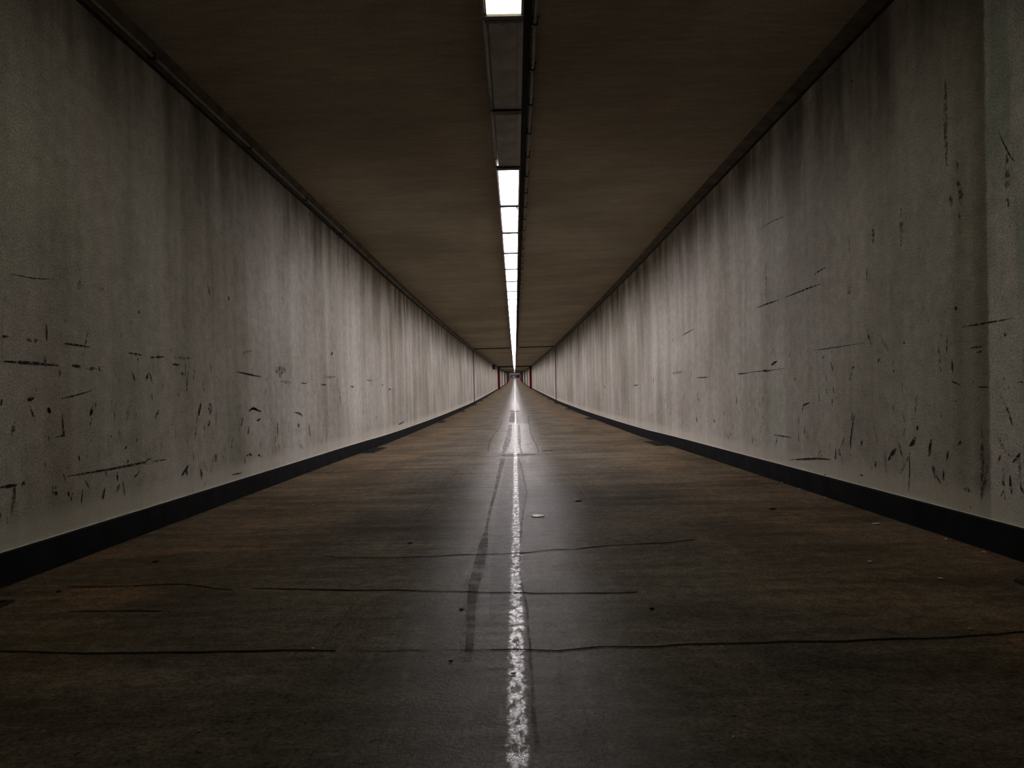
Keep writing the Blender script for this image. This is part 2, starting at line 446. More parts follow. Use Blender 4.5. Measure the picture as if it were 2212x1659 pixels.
bm, uvl = newbm()      # transverse cracks
for px, w in (
    ([(0, 1408), (120, 1411), (420, 1409), (725, 1407)], .016),
    (c7([(180, 432), (400, 433), (550, 430), (750, 428), (1000, 428)]), .006),
    (c7([(1000, 428), (1400, 432), (1600, 418), (1750, 410), (2000, 403), (2212, 398)])+[(1640, 1390), (2000, 1380), (2212, 1365)], .013),
    ([(545, 1272), (620, 1272)]+c7([(0, 70), (300, 70), (600, 75), (850, 80), (1100, 85), (1250, 90), (1500, 92), (1650, 88), (1870, 82)]), .015),
    (c6([(0, 975), (250, 982), (500, 978), (800, 965), (1100, 958), (1180, 955), (1300, 940), (1500, 930), (1700, 910), (2000, 895), (2212, 875)]), .017),
    ([(150, 1268), (260, 1268), (400, 1262), (500, 1275)], .012),
    ([(150, 1322), (250, 1322), (350, 1321)], .012),
    (c6([(560, 563), (700, 563), (860, 563), (1010, 560)]), .007),
    (c6([(900, 372), (1000, 380), (1090, 366), (1200, 362), (1290, 372)]), .02),
): ribbon_floor(bm, uvl, px, w, .0035, .012)
up(bm); link('crack', bm, M['crack'], fl)

bm, uvl = newbm()      # dark seam repairs
band_floor(bm, uvl, c6([(1055, 390), (1035, 480), (1010, 600), (985, 690), (960, 820), (915, 930), (880, 1080)])+c7([(862, 40), (850, 200), (850, 350), (835, 500)]),
           c6([(1085, 390), (1060, 470), (1030, 590), (1000, 700), (978, 800), (980, 900), (965, 1000), (950, 1080)])+c7([(925, 40), (905, 200), (900, 350), (880, 500)]), .0030)
band_floor(bm, uvl, c9([(650, 745), (620, 900), (560, 1120), (505, 1280), (500, 1430)]), c9([(735, 745), (720, 900), (700, 1120), (650, 1280), (560, 1430)]), .0030)
band_floor(bm, uvl, c9([(705, 460), (680, 560), (655, 690)]), c9([(815, 460), (810, 560), (810, 690)]), .0030)
band_floor(bm, uvl, c9([(870, 745), (870, 900), (870, 1120), (905, 1280), (930, 1430)]), c9([(915, 745), (930, 900), (945, 1120), (945, 1280), (980, 1430)]), .0030)
band_floor(bm, uvl, c9([(480, 1455), (620, 1455), (760, 1455), (1060, 1455), (1300, 1450)]), c9([(520, 1510), (640, 1515), (760, 1515), (1060, 1490), (1300, 1470)]), .0032)
band_floor(bm, uvl, c9([(670, 420), (760, 400), (900, 430)]), c9([(690, 445), (760, 450), (900, 447)]), .0032)
ribbon_floor(bm, uvl, c6([(1165, 390), (1180, 450), (1195, 520), (1212, 590), (1195, 680), (1180, 780), (1172, 900), (1172, 1000), (1176, 1100)])+c7([(1185, 50), (1210, 150), (1220, 300), (1230, 400), (1235, 550), (1255, 850), (1275, 1000)]), .014, .0031, .003)
ribbon_floor(bm, uvl, c9([(1125, 530), (1125, 690), (1160, 800), (1155, 880), (1210, 1040), (1270, 1150), (1340, 1300), (1370, 1440)]), .03, .0031, .006)
ribbon_floor(bm, uvl, c9([(490, 640), (455, 760), (390, 880), (270, 1030), (195, 1150), (165, 1300), (160, 1400)]), .03, .0031, .006)
ribbon_floor(bm, uvl, c9([(830, 690), (960, 690), (1120, 690)]), .10, .0033)
ribbon_floor(bm, uvl, c9([(750, 115), (800, 115), (850, 112)]), .3, .0033)
ribbon_floor(bm, uvl, c6([(800, 460), (745, 530), (690, 600), (600, 710), (530, 790)]), .012, .0031, .004)
ribbon_floor(bm, uvl, c7([(180, 150), (120, 230), (60, 310), (0, 390)]), .010, .0031, .004)
ribbon_floor(bm, uvl, [(1030, 985), (1000, 1000), (960, 1040)], .008, .0031, .004)
up(bm); link('seam_repair', bm, M['wet'], fl)

bm, uvl = newbm()      # smooth skin of filler beside the seam, catches the lamps
band_floor(bm, uvl, c6([(1095, 385), (1070, 480), (1048, 600), (1030, 720), (1010, 850), (1000, 1000)])+c7([(990, 100), (985, 250)]),
           c6([(1163, 388), (1180, 450), (1195, 520), (1211, 590), (1194, 680), (1179, 780), (1171, 900), (1172, 1000)])+c7([(1180, 60), (1205, 150)]), .0022)
up(bm); link('filler_skin', bm, M['sheennear'], fl)
bm, uvl = newbm()
band_floor(bm, uvl, c9([(640, 720), (600, 950), (560, 1050), (470, 1230), (400, 1420)]), c9([(1120, 720), (1150, 880), (1210, 1050), (1300, 1250), (1360, 1430)]), .0018)
band_floor(bm, uvl, c9([(745, 130), (710, 300), (700, 390)]), c9([(840, 130), (900, 300), (905, 400)]), .0018)
up(bm); link('smooth_repair', bm, M['sheen'], fl)

bm, uvl = newbm()      # pale scratches
for px, w in ((c6([(1450, 450), (1560, 600), (1660, 760), (1760, 930), (1880, 1100)]), .012),
              (c6([(1440, 690), (1450, 800), (1475, 880), (1540, 1040)]), .03),
              (c7([(860, 0), (852, 150), (848, 300), (830, 450), (810, 560)]), .035),
              (c7([(1400, 460), (1405, 560), (1420, 700), (1430, 850)]), .02),
              (c7([(1500, 540), (1520, 510)]), .03), (c7([(980, 540), (1130, 540)]), .02),
              (c7([(1000, 430), (1130, 426), (1300, 430)]), .01),
              (c6([(1330, 740), (1420, 760), (1470, 770)]), .03), (c6([(1280, 460), (1340, 465)]), .04),
              (c7([(300, 410), (420, 410), (560, 425)]), .03)):
    ribbon_floor(bm, uvl, px, w, .0028, .004)
up(bm); link('pale_scratch', bm, M['pale'], fl)

def wall_marks(side, strokes, mat, name, parent, extra=None):
    bm, uvl = newbm(); X = side*(W-.003)
    def stroke(pts, w, taper=True):
        n = len(pts); prev = None
        for i, p in enumerate(pts):
            t = (pts[min(i+1, n-1)]-pts[max(i-1, 0)]).normalized(); nn = Vector((-t.y, t.x))
            ww = w*(.25+.75*math.sin(PI*min(max(i/(n-1), .02), .98))) if taper else w
            a, b = p+nn*ww/2, p-nn*ww/2
            cur = (bm.verts.new((X, a.x, fz(a.x)+a.y)), bm.verts.new((X, b.x, fz(b.x)+b.y)))
            if prev:
                f = bm.faces.new((prev[0], prev[1], cur[1], cur[0]))
                for l in f.loops: l[uvl].uv = (l.vert.co.y, l.vert.co.z)
            prev = cur
    for px, w in strokes:
        P = [Vector(on_wall(x, y, side)) for x, y in px]; out = []
        for i in range(len(P)-1):
            for k in range(5): out.append(P[i].lerp(P[i+1], k/5))
        out.append(P[-1]); stroke(out, w)
    if extra: extra(stroke)
    bm.normal_update()
    for f in bm.faces:
        if f.normal.x*side > 0: f.normal_flip()
    return link(name, bm, mat, parent)
a4 = lambda L: [(x*.27125, 450+y*.27125) for x, y in L]          # left wall, upper crop
a5 = lambda L: [(x*.3014, 850+y*.3014) for x, y in L]            # left wall, lower crop
a8 = lambda L: [(500+x*.27125, 600+y*.27125) for x, y in L]      # left wall, middle
b2 = lambda L: [(1600+x*.2767, 450+y*.2767) for x, y in L]
b3 = lambda L: [(1600+x*.2767, 850+y*.2767) for x, y in L]
b1 = lambda L: [(1600+x*.2767, y*.2767) for x, y in L]
b9 = lambda L: [(1100+x*.27125, 500+y*.27125) for x, y in L]
left_bold = [
    (a4([(30, 1218), (150, 1226), (290, 1236), (470, 1252)]), .022), (a4([(500, 1075), (600, 1088), (715, 1104)]), .016),
    (a4([(570, 1250), (640, 1262)]), .025), (a4([(1020, 1150), (1130, 1170)]), .018), (a4([(1190, 1188), (1310, 1182)]), .022),
    (a4([(1370, 1243), (1430, 1248)]), .025), (a4([(0, 1018), (70, 1022)]), .014), (a4([(1180, 1310), (1160, 1380)]), .03), (a4([(1188, 1310), (1210, 1385)]), .025),
    (a4([(375, 1590), (405, 1640)]), .03), (a4([(730, 1590), (720, 1650)]), .03), (a4([(1600, 1550), (1580, 1650)]), .04),
    (a4([(1980, 1610), (2015, 1590), (2080, 1620)]), .03), (a4([(215, 1530), (270, 1505)]), .03), (a4([(480, 1518), (600, 1490), (740, 1448)]), .012),
    (a4([(1880, 1300), (2080, 1340)]), .012), (a4([(1105, 812), (1103, 836)]), .035), (a4([(75, 520), (260, 558), (430, 566)]), .008),
    (a5([(480, 592), (590, 575), (800, 540), (1030, 495), (1060, 470), (1085, 470)]), .017), (a5([(1085, 488), (1190, 473)]), .014),
    (a5([(0, 672), (120, 655)]), .022), (a5([(155, 668), (175, 630)]), .03), (a5([(1300, 590), (1325, 555), (1350, 510)]), .04),
    (a5([(735, 760), (750, 680)]), .025), (a5([(395, 728), (405, 700)]), .04), (a5([(1435, 540), (1445, 620)]), .02),
    (a5([(345, 100), (360, 150)]), .03), (a5([(655, 100), (648, 160)]), .03), (a5([(1430, 100), (1420, 165)]), .045), (a5([(1500, 190), (1492, 235)]), .045),
    (a5([(1785, 130), (1815, 105), (1865, 130)]), .03), (a5([(1742, 150), (1725, 250)]), .035), (a5([(1785, 235), (1775, 295)]), .035), (a5([(1838, 195), (1865, 182)]), .035),
    (a5([(1110, 180), (1135, 120)]), .03), (a5([(445, 150), (450, 240), (458, 300), (400, 312)]), .018), (a5([(840, 560), (842, 630)]), .02), (a5([(950, 615), (1000, 555)]), .018),
    (a5([(1660, 582), (1730, 570)]), .02), (a5([(1465, 660), (1475, 630)]), .02),
    (a8([(790, 615), (805, 595)]), .06), (a8([(45, 750), (230, 790)]), .022), (a8([(710, 850), (755, 853)]), .03), (a8([(550, 838), (600, 843)]), .02),
    (a8([(945, 866), (975, 868)]), .03), (a8([(1250, 887), (1268, 888)]), .05), (a8([(1198, 847), (1208, 860)]), .04), (a8([(1152, 1095), (1153, 1130)]), .05),
    (a8([(1325, 1168), (1350, 1160), (1378, 1145)]), .045), (a8([(615, 1170), (622, 1230), (630, 1290)]), .05), (a8([(365, 1150), (365, 1250)]), .04),
    (a8([(500, 1072), (540, 1080), (568, 1105)]), .03), (a8([(855, 880), (870, 1000)]), .04), (a8([(525, 1180), (540, 1170)]), .06), (a8([(115, 1420), (150, 1405), (165, 1420)]), .03), (a8([(205, 1420), (220, 1410), (235, 1425)]), .03),
]
left_soft = [
    (a4([(210, 1045), (320, 1060)]), .03), (a4([(1390, 1188), (1520, 1196)]), .03), (a4([(1650, 600), (1670, 690)]), .05), (a4([(1820, 690), (1820, 740)]), .06),
    (a4([(640, 580), (620, 640)]), .06), (a4([(790, 645), (830, 660)]), .04), (a4([(680, 1275), (770, 1280)]), .03), (a4([(1450, 1300), (1450, 1330)]), .07),
    (a8([(350, 740), (430, 735)]), .12), (a8([(390, 750), (385, 800)]), .1), (a8([(390, 825), (480, 835)]), .04), (a8([(730, 795), (830, 788)]), .04), (a8([(1070, 815), (1130, 822)]), .04),
    (a8([(1050, 1030), (1050, 1090)]), .08), (a8([(345, 1320), (350, 1400)]), .04), (a8([(375, 1310), (380, 1390)]), .04), (a8([(395, 155), (405, 175)]), .05),
    (a8([(80, 620), (110, 590), (170, 582)]), .02), (a8([(540, 1330), (575, 1365)]), .04), (a5([(1500, 60), (1510, 160)]), .10), (a5([(1545, 430), (1545, 490)]), .07),
]
right_bold = [
    (b2([(130, 775), (210, 745), (300, 715)]), .022), (b2([(345, 697), (450, 655), (540, 620), (625, 590)]), .020), (b2([(575, 520), (610, 492), (665, 460)]), .020),
    (b2([(990, 460), (985, 575)]), .016), (b2([(1300, 30), (1290, 110)]), .018), (b2([(1725, 928), (1890, 900), (2130, 858)]), .012), (b2([(570, 1110), (680, 1095), (970, 1050)]), .010),
    (b2([(0, 1290), (120, 1275), (230, 1265), (340, 1250)]), .010), (b2([(240, 1225), (285, 1192)]), .03), (b2([(1652, 1175), (1655, 1300)]), .018), (b2([(1650, 1350), (1720, 1380)]), .014),
    (b2([(1850, 1395), (1940, 1395)]), .010), (b2([(1795, 1092), (1890, 1078)]), .014), (b2([(1845, 1128), (1885, 1117)]), .016), (b2([(480, 1600), (490, 1540), (540, 1515)]), .025),
    (b2([(725, 1395), (728, 1450)]), .018), (b2([(1070, 1205), (1090, 1170)]), .02), (b2([(1270, 1040), (1285, 1055)]), .03), (b2([(995, 1015), (1005, 1000)]), .03), (b2([(1195, 1260), (1198, 1280)]), .02), (b2([(1680, 765), (1684, 795)]), .03),
    (b2([(2150, 1362), (2212, 1358)]), .012), (b2([(635, 1178), (655, 1150)]), .02), (b2([(1105, 500), (1098, 690)]), .006), (b2([(850, 200), (850, 360)]), .012),
    (b3([(860, 440), (858, 380), (870, 270), (890, 170)]), .022), (b3([(940, 410), (952, 365)]), .028), (b3([(1150, 525), (1190, 460), (1215, 430)]), .04), (b3([(1320, 410), (1350, 380), (1368, 340)]), .04),
    (b3([(1375, 290), (1385, 250)]), .02), (b3([(1470, 490), (1478, 420), (1490, 355)]), .028), (b3([(1320, 440), (1320, 620), (1312, 770)]), .014), (b3([(1690, 405), (1725, 370)]), .02),
    (b3([(385, 518), (500, 512), (600, 507), (700, 515)]), .022), (b3([(255, 322), (400, 345)]), .018), (b3([(605, 505), (630, 430)]), .014), (b3([(742, 430), (745, 520)]), .02), (b3([(275, 400), (290, 340)]), .022),
    (b3([(1050, 570), (1060, 530)]), .025), (b3([(935, 635), (965, 645)]), .02), (b3([(1790, 880), (1805, 900)]), .02), (b3([(655, 650), (662, 630)]), .03), (b3([(2010, 545), (2030, 480)]), .012),
    (b1([(2010, 1020), (2060, 1130), (2110, 1225), (2140, 1260)]), .010), (b1([(295, 925), (302, 932)]), .04), (b1([(870, 628), (877, 636)]), .03),
    (b9([(1370, 830), (1420, 805), (1475, 775)]), .022), (b9([(1148, 1160), (1152, 1215)]), .06), (b9([(690, 1200), (692, 1235)]), .10), (b9([(1300, 870), (1304, 864)]), .05), (b9([(1820, 1135), (1900, 1128)]), .02),
    (b9([(1490, 1165), (1590, 1160)]), .02), (b9([(755, 1230), (765, 1245)]), .07), (b9([(895, 1260), (898, 1290)]), .06), (b9([(1810, 1320), (1812, 1380)]), .035), (b9([(1490, 1480), (1500, 1525)]), .06), (b9([(1635, 1500), (1640, 1525)]), .05),
    (b9([(985, 1228), (1030, 1222)]), .03), (b9([(2090, 1060), (2130, 1035)]), .03), (b9([(2015, 1110), (2075, 1108)]), .028), (b9([(1710, 1430), (1712, 1470)]), .03),
]
right_soft = [
    (b1([(1600, 600), (1600, 900), (1610, 1300)]), .05), (b1([(1690, 1400), (1720, 1500), (1720, 1600)]), .05), (b1([(1640, 1520), (1645, 1620)]), .05), (b1([(1680, 1250), (1690, 1330)]), .05), (b1([(2080, 1200), (2090, 1620)]), .05),
    (b2([(1255, 0), (1255, 300)]), .05), (b2([(1035, 130), (1035, 280)]), .05), (b2([(840, 620), (860, 660)]), .09), (b2([(150, 160), (250, 100), (400, 40)]), .02), (b2([(200, 430), (200, 720)]), .05),
    (b2([(170, 1170), (165, 1260)]), .02), (b2([(1710, 20), (1720, 200)]), .03), (b3([(500, 250), (505, 340)]), .05), (b3([(1770, 730), (1770, 770)]), .07),
    (b3([(1885, 250), (1890, 600), (1880, 880)]), .035), (b9([(1500, 1280), (1510, 1360)]), .08), (b9([(1290, 1130), (1380, 1120)]), .05), (b9([(570, 860), (575, 905)]), .07),
]
def rnd(side, seed, n, soft):
    R = random.Random(seed)
    def go(stroke):
        for _ in range(n):
            d_ = 4.2+ (R.random()**1.5)*48; h = .36+ (R.random()**1.7)*1.25
            L = R.uniform(.02, .13)*(2.0 if soft else 1); ang = R.gauss(PI/2, .35)
            a = Vector((d_, h)); dv = Vector((math.cos(ang), math.sin(ang)))
            c = R.uniform(-.25, .25)
            pts = [a + dv*(L*k/4) + Vector((-dv.y, dv.x))*(c*L*(k/4)*(1-k/4)) for k in range(5)]
            stroke(pts, R.uniform(.008, .02)*(1.8 if soft else 1))
    return go
wall_marks(-1, left_bold, M['scuff'], 'scuff_marks', wl, rnd(-1, 3, 170, False))
wall_marks(-1, left_soft, M['softscuff'], 'faint_scuffs', wl, rnd(-1, 4, 160, True))
wall_marks(1, right_bold, M['scuff'], 'scuff_marks', wr, rnd(1, 5, 170, False))
wall_marks(1, right_soft, M['softscuff'], 'faint_scuffs', wr, rnd(1, 6, 160, True))

# ------------------------------------------------------------------ ceiling lights
LH = 4.20          # height of the lamp underside
LX = -.033         # lamp axis
def make_lamp(name, kind, d_, label, group=None):
    t = thing(name, label, 'ceiling light', (LX, d_, fz(d_)+LH), (slope(d_), 0, 0), group)
    bm = bmesh.new()                               # housing: open tray under the ceiling
    box(bm, (0, 0, .085), (.335, 1.99, .07), bev=.006)
    if kind == 'cover':
        box(bm, (.142, 0, .03), (.05, 1.99, .056), bev=.004)
    else:
        for s in (-1, 1): box(bm, (s*.158, 0, .032), (.018, 1.99, .052))
    link('housing', bm, M['housing'], t)
    if kind == 'cover':
        bm = bmesh.new(); box(bm, (-.005, 0, .018), (.245, 1.93, .026), bev=.006)
        for yy in (-.88, .88):
            bmesh.ops.create_uvsphere(bm, u_segments=8, v_segments=6, radius=.010, matrix=Matrix.Translation((-.01, yy, .004)))
        link('cover_panel', bm, M['cover'], t)['label'] = 'flat grey cover panel'
        tb = bmesh.new(); tube(tb, [(-.155, -.99, .01), (-.155, .5, .01), (-.155, .99 if d_ < 8 else .62, .01)], .019)
        o = link('side_tube', tb, M['pipe'], t, True)
    else:
        bm = bmesh.new(); box(bm, (.006, 0, .012), (.276, 1.95, .018), bev=.004)
        link('diffuser', bm, M['litnear'] if kind == 'near' else M['lit'], t)['label'] = 'glowing white diffuser panel'
        for s in (-1, 1):
            bm = bmesh.new(); box(bm, (.006+s*.146, 0, .006), (.014, 1.99, .024), bev=.003)
            link('side_rail', bm, M['frame'], t)
    e = (.058, .05)[kind == 'cover']
    for s in (-1, 1):
        bm = bmesh.new(); box(bm, (.004, s*(.997-e/2), .0), (.318, e, .036), bev=.003)
        link('end_bar', bm, M['bar'], t)
    if kind == 'near':
        bm = bmesh.new(); bmesh.ops.create_cone(bm, cap_ends=True, segments=12, radius1=.016, radius2=.011, depth=.018, matrix=Matrix.Translation((.06, .955, -.004)))
        link('latch', bm, M['bar'], t)
    return t
def copy_tree(o, parent=None):
    c = o.copy(); COL.objects.link(c)
    if parent: c.parent = parent
    for ch in o.children: copy_tree(ch, c)
    return c
make_lamp('ceiling_light', 'near', 5.08, 'lit white ceiling light cut off by the top edge of the picture')
make_lamp('ceiling_light', 'cover', 7.08, 'unlit grey ceiling light cover next to the lit panel at the picture top')
make_lamp('ceiling_light', 'cover', 9.08, 'unlit grey ceiling light cover touching the start of the long lit row')
ORD = ['first', 'second', 'third', 'fourth', 'fifth', 'sixth', 'seventh', 'eighth', 'ninth', 'tenth']
first = make_lamp('ceiling_light', 'lit', 11.08, 'first lit ceiling light of the long row, right after the unlit grey covers')
k = 1; y = 13.08
while y < 452:
    c = copy_tree(first); c.location = (LX, y, fz(y)+LH); c.rotation_euler = (slope(y), 0, 0)
    if k < 10: c['label'] = '%s lit ceiling light of the long row, counted from the unlit grey covers' % ORD[k]
    else:
        c['label'] = 'lit ceiling light in the far unbroken part of the row, beyond the tenth'
    c['group'] = 'lit ceiling lights in the long row'
    k += 1; y += 2.0
first['group'] = 'lit ceiling lights in the long row'
bm = bmesh.new()        # brown flake on the second lamp
vs = [bm.verts.new(p) for p in ((.0, .0, 0), (.045, 0, 0), (.05, .19, 0), (.032, .2, 0), (.02, .07, 0))]
f = bm.faces.new(vs); r = bmesh.ops.extrude_face_region(bm, geom=[f])
bmesh.ops.translate(bm, vec=(0, 0, -.002), verts=[g for g in r['geom'] if isinstance(g, bmesh.types.BMVert)])
bmesh.ops.recalc_face_normals(bm, faces=bm.faces)
o = link('peeling_flake', bm, M['tan']); o.location = (LX+.095, 12.17, fz(12.17)+LH+.0025); o.rotation_euler = (slope(12.2), 0, 0)
tag(o, 'small brown flake stuck to the corner of the second lit ceiling light', 'flake')

# ------------------------------------------------------------------ pipes
PX = .233
pd = [x for x in DS if 1 < x < 130]
t = thing('conduit_pipe', 'thin clipped conduit pipe running along the ceiling right of the lamps', 'pipe', (PX, 5, fz(5)+H))
bm = bmesh.new()
tube(bm, [(PX+random.uniform(-.004, .004)-PX, x-5, fz(x)+H-.055-fz(5)-H) for x in pd], .019, 10)
link('pipe', bm, M['pipe'], t, True)
clipmesh = None
for i in range(60):
    yy = 4.6+.878*i
    if clipmesh is None:
        bm = bmesh.new(); box(bm, (0, 0, -.041), (.054, .04, .080), bev=.004); box(bm, (.032, 0, -.005), (.02, .03, .008), bev=.002)
        o = link('clip', bm, M['clip'], t); clipmesh = o.data
    else:
        o = bpy.data.objects.new('clip', clipmesh); COL.objects.link(o); o.parent = t
    o.location = (0, yy-5, fz(yy)-fz(5)-.001)
# ceiling shade between lamps and conduit, put in as a black strip
bm = bmesh.new()
t = loft('gap_shade_strip', [(.145, H-.004), (.205, H-.004), (.205, H-.03), (.145, H-.03)], [x for x in DS if 1 < x < 330], M['gap'], lambda x, y, h: (x, y), closed=True, cap=True)
bm.free(); tag(t, 'narrow black shade strip on the ceiling between lamps and conduit pipe', 'shade strip')
t = thing('corner_pipe', 'thin grey pipe under the corner strip high on the left wall', 'pipe', (-W, 5, fz(5)+4.2))
bm = bmesh.new(); tube(bm, [(.042, x-5, fz(x)+4.196-fz(5)-4.2) for x in DS if 1 < x < 110], .021, 10)
link('pipe', bm, M['pipe'], t, True)
cm = None
for i in range(22):
    yy = 4.2+2.4*i
    if cm is None:
        bm = bmesh.new(); box(bm, (.035, 0, 0), (.066, .04, .06), bev=.005); o = link('bracket', bm, M['clip'], t); cm = o.data
    else:
        o = bpy.data.objects.new('bracket', cm); COL.objects.link(o); o.parent = t
    o.location = (0, yy-5, fz(yy)-fz(5)-.004)

# ------------------------------------------------------------------ drain grates
def make_grate():
    t = thing('drain_grate', '', 'drain')
    L, Wd = 1.5, .29
    bm = bmesh.new()
    for s in (-1, 1):
        box(bm, (s*(Wd/2-.015), 0, .006), (.03, L, .012), bev=.003); box(bm, (0, s*(L/2-.015), .006), (Wd-.06, .03, .012), bev=.003)
    link('frame', bm, M['iron'], t)
    bm = bmesh.new()
    for i in range(23): box(bm, (0, -L/2+.06+i*(L-.12)/22, .0065), (Wd-.06, .022, .007))
    box(bm, (0, 0, .0068), (.02, L-.06, .006)); link('bars', bm, M['iron'], t)
    bm = bmesh.new(); box(bm, (0, 0, .002), (Wd-.02, L-.02, .003)); link('sump_shade', bm, M['pit_shade'], t)  # black sheet stands in for the shade below the bars
    return t
gproto = None
ords = ['cut off by the picture edge', 'second along the kerb', 'third along the kerb', 'fourth along the kerb', 'fifth along the kerb', 'sixth along the kerb']
for s, sn, ys in ((-1, 'left', (3.45, 15.75, 30.3, 42.5, 55, 67, 79, 91, 103)), (1, 'right', (3.45, 16.1, 30.3, 42.5, 55, 67, 79, 91, 103))):
    for i, yy in enumerate(ys):
        if gproto is None: g = gproto = make_grate()
        else: g = copy_tree(gproto)
        xx = (2.95 if i == 0 and s > 0 else 3.02)*s
        g.location = (xx, yy, fz(yy)+.002); g.rotation_euler = (slope(yy), 0, 0)
        g['label'] = ('black floor drain grate beside the %s kerb, %s' % (sn, ords[i])) if i < 6 else 'tiny far black drain grate beside the %s kerb, past the black joint' % sn
        g['group'] = 'drain grates along the %s kerb' % sn

# ------------------------------------------------------------------ portal frames far down
def portal(d_, cw, cd, bh, label, red, group, hd=.9):
    t = thing('portal_frame', label, 'portal', (0, d_, fz(d_)), (0, 0, 0), group)
    top = H-.02
    for s in (-1, 1):
        bm = bmesh.new(); box(bm, (s*(W-cw/2-.035), 0, (top-hd)/2+.005), (cw, cd, top-hd), bev=.02)
        c = link('column', bm, M['red'] if red else M['greyframe'], t)
        if red: c['label'] = 'red painted column'
        bm = bmesh.new(); box(bm, (s*(W-cw/2-.035), 0, top-hd/2), (cw, cd, hd-.01), bev=.01)
        link('column_top', bm, M['dark'] if red else M['greyframe'], t)  # black upper stretch where the column is red
    bm = bmesh.new()
    for x0, x1 in ((-W+cw+.04, -.26), (.30, W-cw-.04)): box(bm, ((x0+x1)/2, 0, top-bh/2), (x1-x0, cd, bh), bev=.01)
    link('beam', bm, M['dark'] if red else M['greyframe'], t)
    return t
g = 'portal frames across the tunnel'
portal(138, .42, .6, .22, 'tall red columned portal, the frontmost of those across the tunnel', True, g)
portal(224, .34, .6, .30, 'grey portal frame standing between two red ones in the distance', False, g)
portal(283, .42, .6, .26, 'second red portal, right behind the distant grey frame', True, g, 2.7)
portal(330, .40, .6, .24, 'red portal before the rising far end, third of the red ones', True, g, 2.7)
portal(372, .40, .6, .24, 'red portal nearest the far end wall', True, g, 2.7)

# ------------------------------------------------------------------ dark box on left wall, pale sign
t = thing('wall_box', 'dark box hanging high on the left wall just before the first red portal', 'wall box', (-W, 107, fz(107)+3.72))
bm = bmesh.new(); box(bm, (.23, 0, 0), (.38, .42, .68), bev=.02); link('casing', bm, M['box'], t)
bm = bmesh.new(); box(bm, (.0225, 0, .0), (.04, .2, .3)); link('bracket', bm, M['clip'], t)

# ------------------------------------------------------------------ litter on the roadway
def scrap(name, label, cat, px, sx, sy, h, mat, rz, curl=.3, group=None):
    R = random.Random(label); x, d_ = on_floor(*px)
    bm = bmesh.new(); n = 9; ring = []
    for k in range(n):
        a = 2*PI*k/n; rr = R.uniform(.75, 1.1)
        ring.append(bm.verts.new((math.cos(a)*sx/2*rr, math.sin(a)*sy/2*rr, h*curl*.35*R.uniform(0, 1))))
    c = bm.verts.new((0, 0, h*.45)); fs = [bm.faces.new((ring[k], ring[(k+1) % n], c)) for k in range(n)]
    r = bmesh.ops.extrude_face_region(bm, geom=fs)
    bmesh.ops.translate(bm, vec=(0, 0, h*.35), verts=[v_ for v_ in r['geom'] if isinstance(v_, bmesh.types.BMVert)])
    bmesh.ops.recalc_face_normals(bm, faces=bm.faces)
    mz = min(v_.co.z for v_ in bm.verts)
    bmesh.ops.translate(bm, vec=(0, 0, -mz), verts=bm.verts)
    o = link(name, bm, mat); o.location = (x, d_, fz(d_)+.0035); o.rotation_euler = (slope(d_), 0, rz); tag(o, label, cat, group)
P, L_, Tn = M['paper'], M['leaf'], M['tan']
scrap('paper_scrap', 'white paper scrap lying alone just right of the shiny middle seam', 'litter', (1162, 1115), .115, .15, .010, P, .3)
scrap('dark_leaf', 'flat black scrap on the floor up to the right of the white paper scrap', 'litter', (1250, 1083), .085, .075, .008, L_, .2)
scrap('stick', 'thin black stick lying across the floor right of the distant seam repair', 'litter', (1183, 974), .26, .06, .010, L_, .1)
scrap('dark_leaf', 'black speck of litter left of the seam, beside the pale edge of the repair', 'litter', (997, 1318), .028, .024, .006, L_, .4)
scrap('dark_leaf', 'black speck of litter just below the nearest floor crack, left of the seam', 'litter', (974, 1430), .022, .018, .005, L_, 0)
scrap('stone_chip', 'small pale triangular chip next to the white worn seam line', 'litter', (1109, 1457), .022, .02, .007, Tn, 0)
scrap('paper_scrap', 'long white flake on the brown floor close to the right kerb', 'litter', (1893, 1132), .085, .05, .008, P, .2)
scrap('paper_scrap', 'small white flake on the right side of the floor, below the long white flake', 'litter', (1879, 1214), .030, .03, .006, P, .2)
scrap('paper_scrap', 'white fleck farther right on the floor near the right drain grate', 'litter', (2031, 1251), .030, .03, .006, P, .5)
scrap('tan_scrap', 'small tan scrap just above the nearest floor crack on the right', 'litter', (2096, 1360), .026, .022, .006, Tn, .1)
scrap('dark_leaf', 'dark oval scrap on the floor below the right kerb, far from the seam', 'litter', (1669, 1100), .07, .05, .007, L_, 0)
scrap('dark_leaf', 'dark scrap on the left floor halfway between left kerb and seam', 'litter', (886, 1174), .045, .03, .006, L_, 0)
scrap('dark_leaf', 'black crumb on the far left floor near the cut off drain grate', 'litter', (127, 1279), .032, .03, .007, L_, .3)
scrap('dark_leaf', 'small dark scrap near the left kerb, above the far left crumb', 'litter', (336, 1214), .045, .04, .007, L_, .3)
scrap('stone_chip', 'tiny white chip at the end of the left floor crack', 'litter', (676, 1402), .014, .012, .005, P, 0)
scrap('stone_chip', 'tiny white chip alone in the dark lower right of the floor', 'litter', (1584, 1594), .010, .010, .005, P, 0)
scrap('dark_leaf', 'dark speck right of the seam, level with the middle floor crack', 'litter', (1408, 1316), .032, .026, .006, L_, .2)
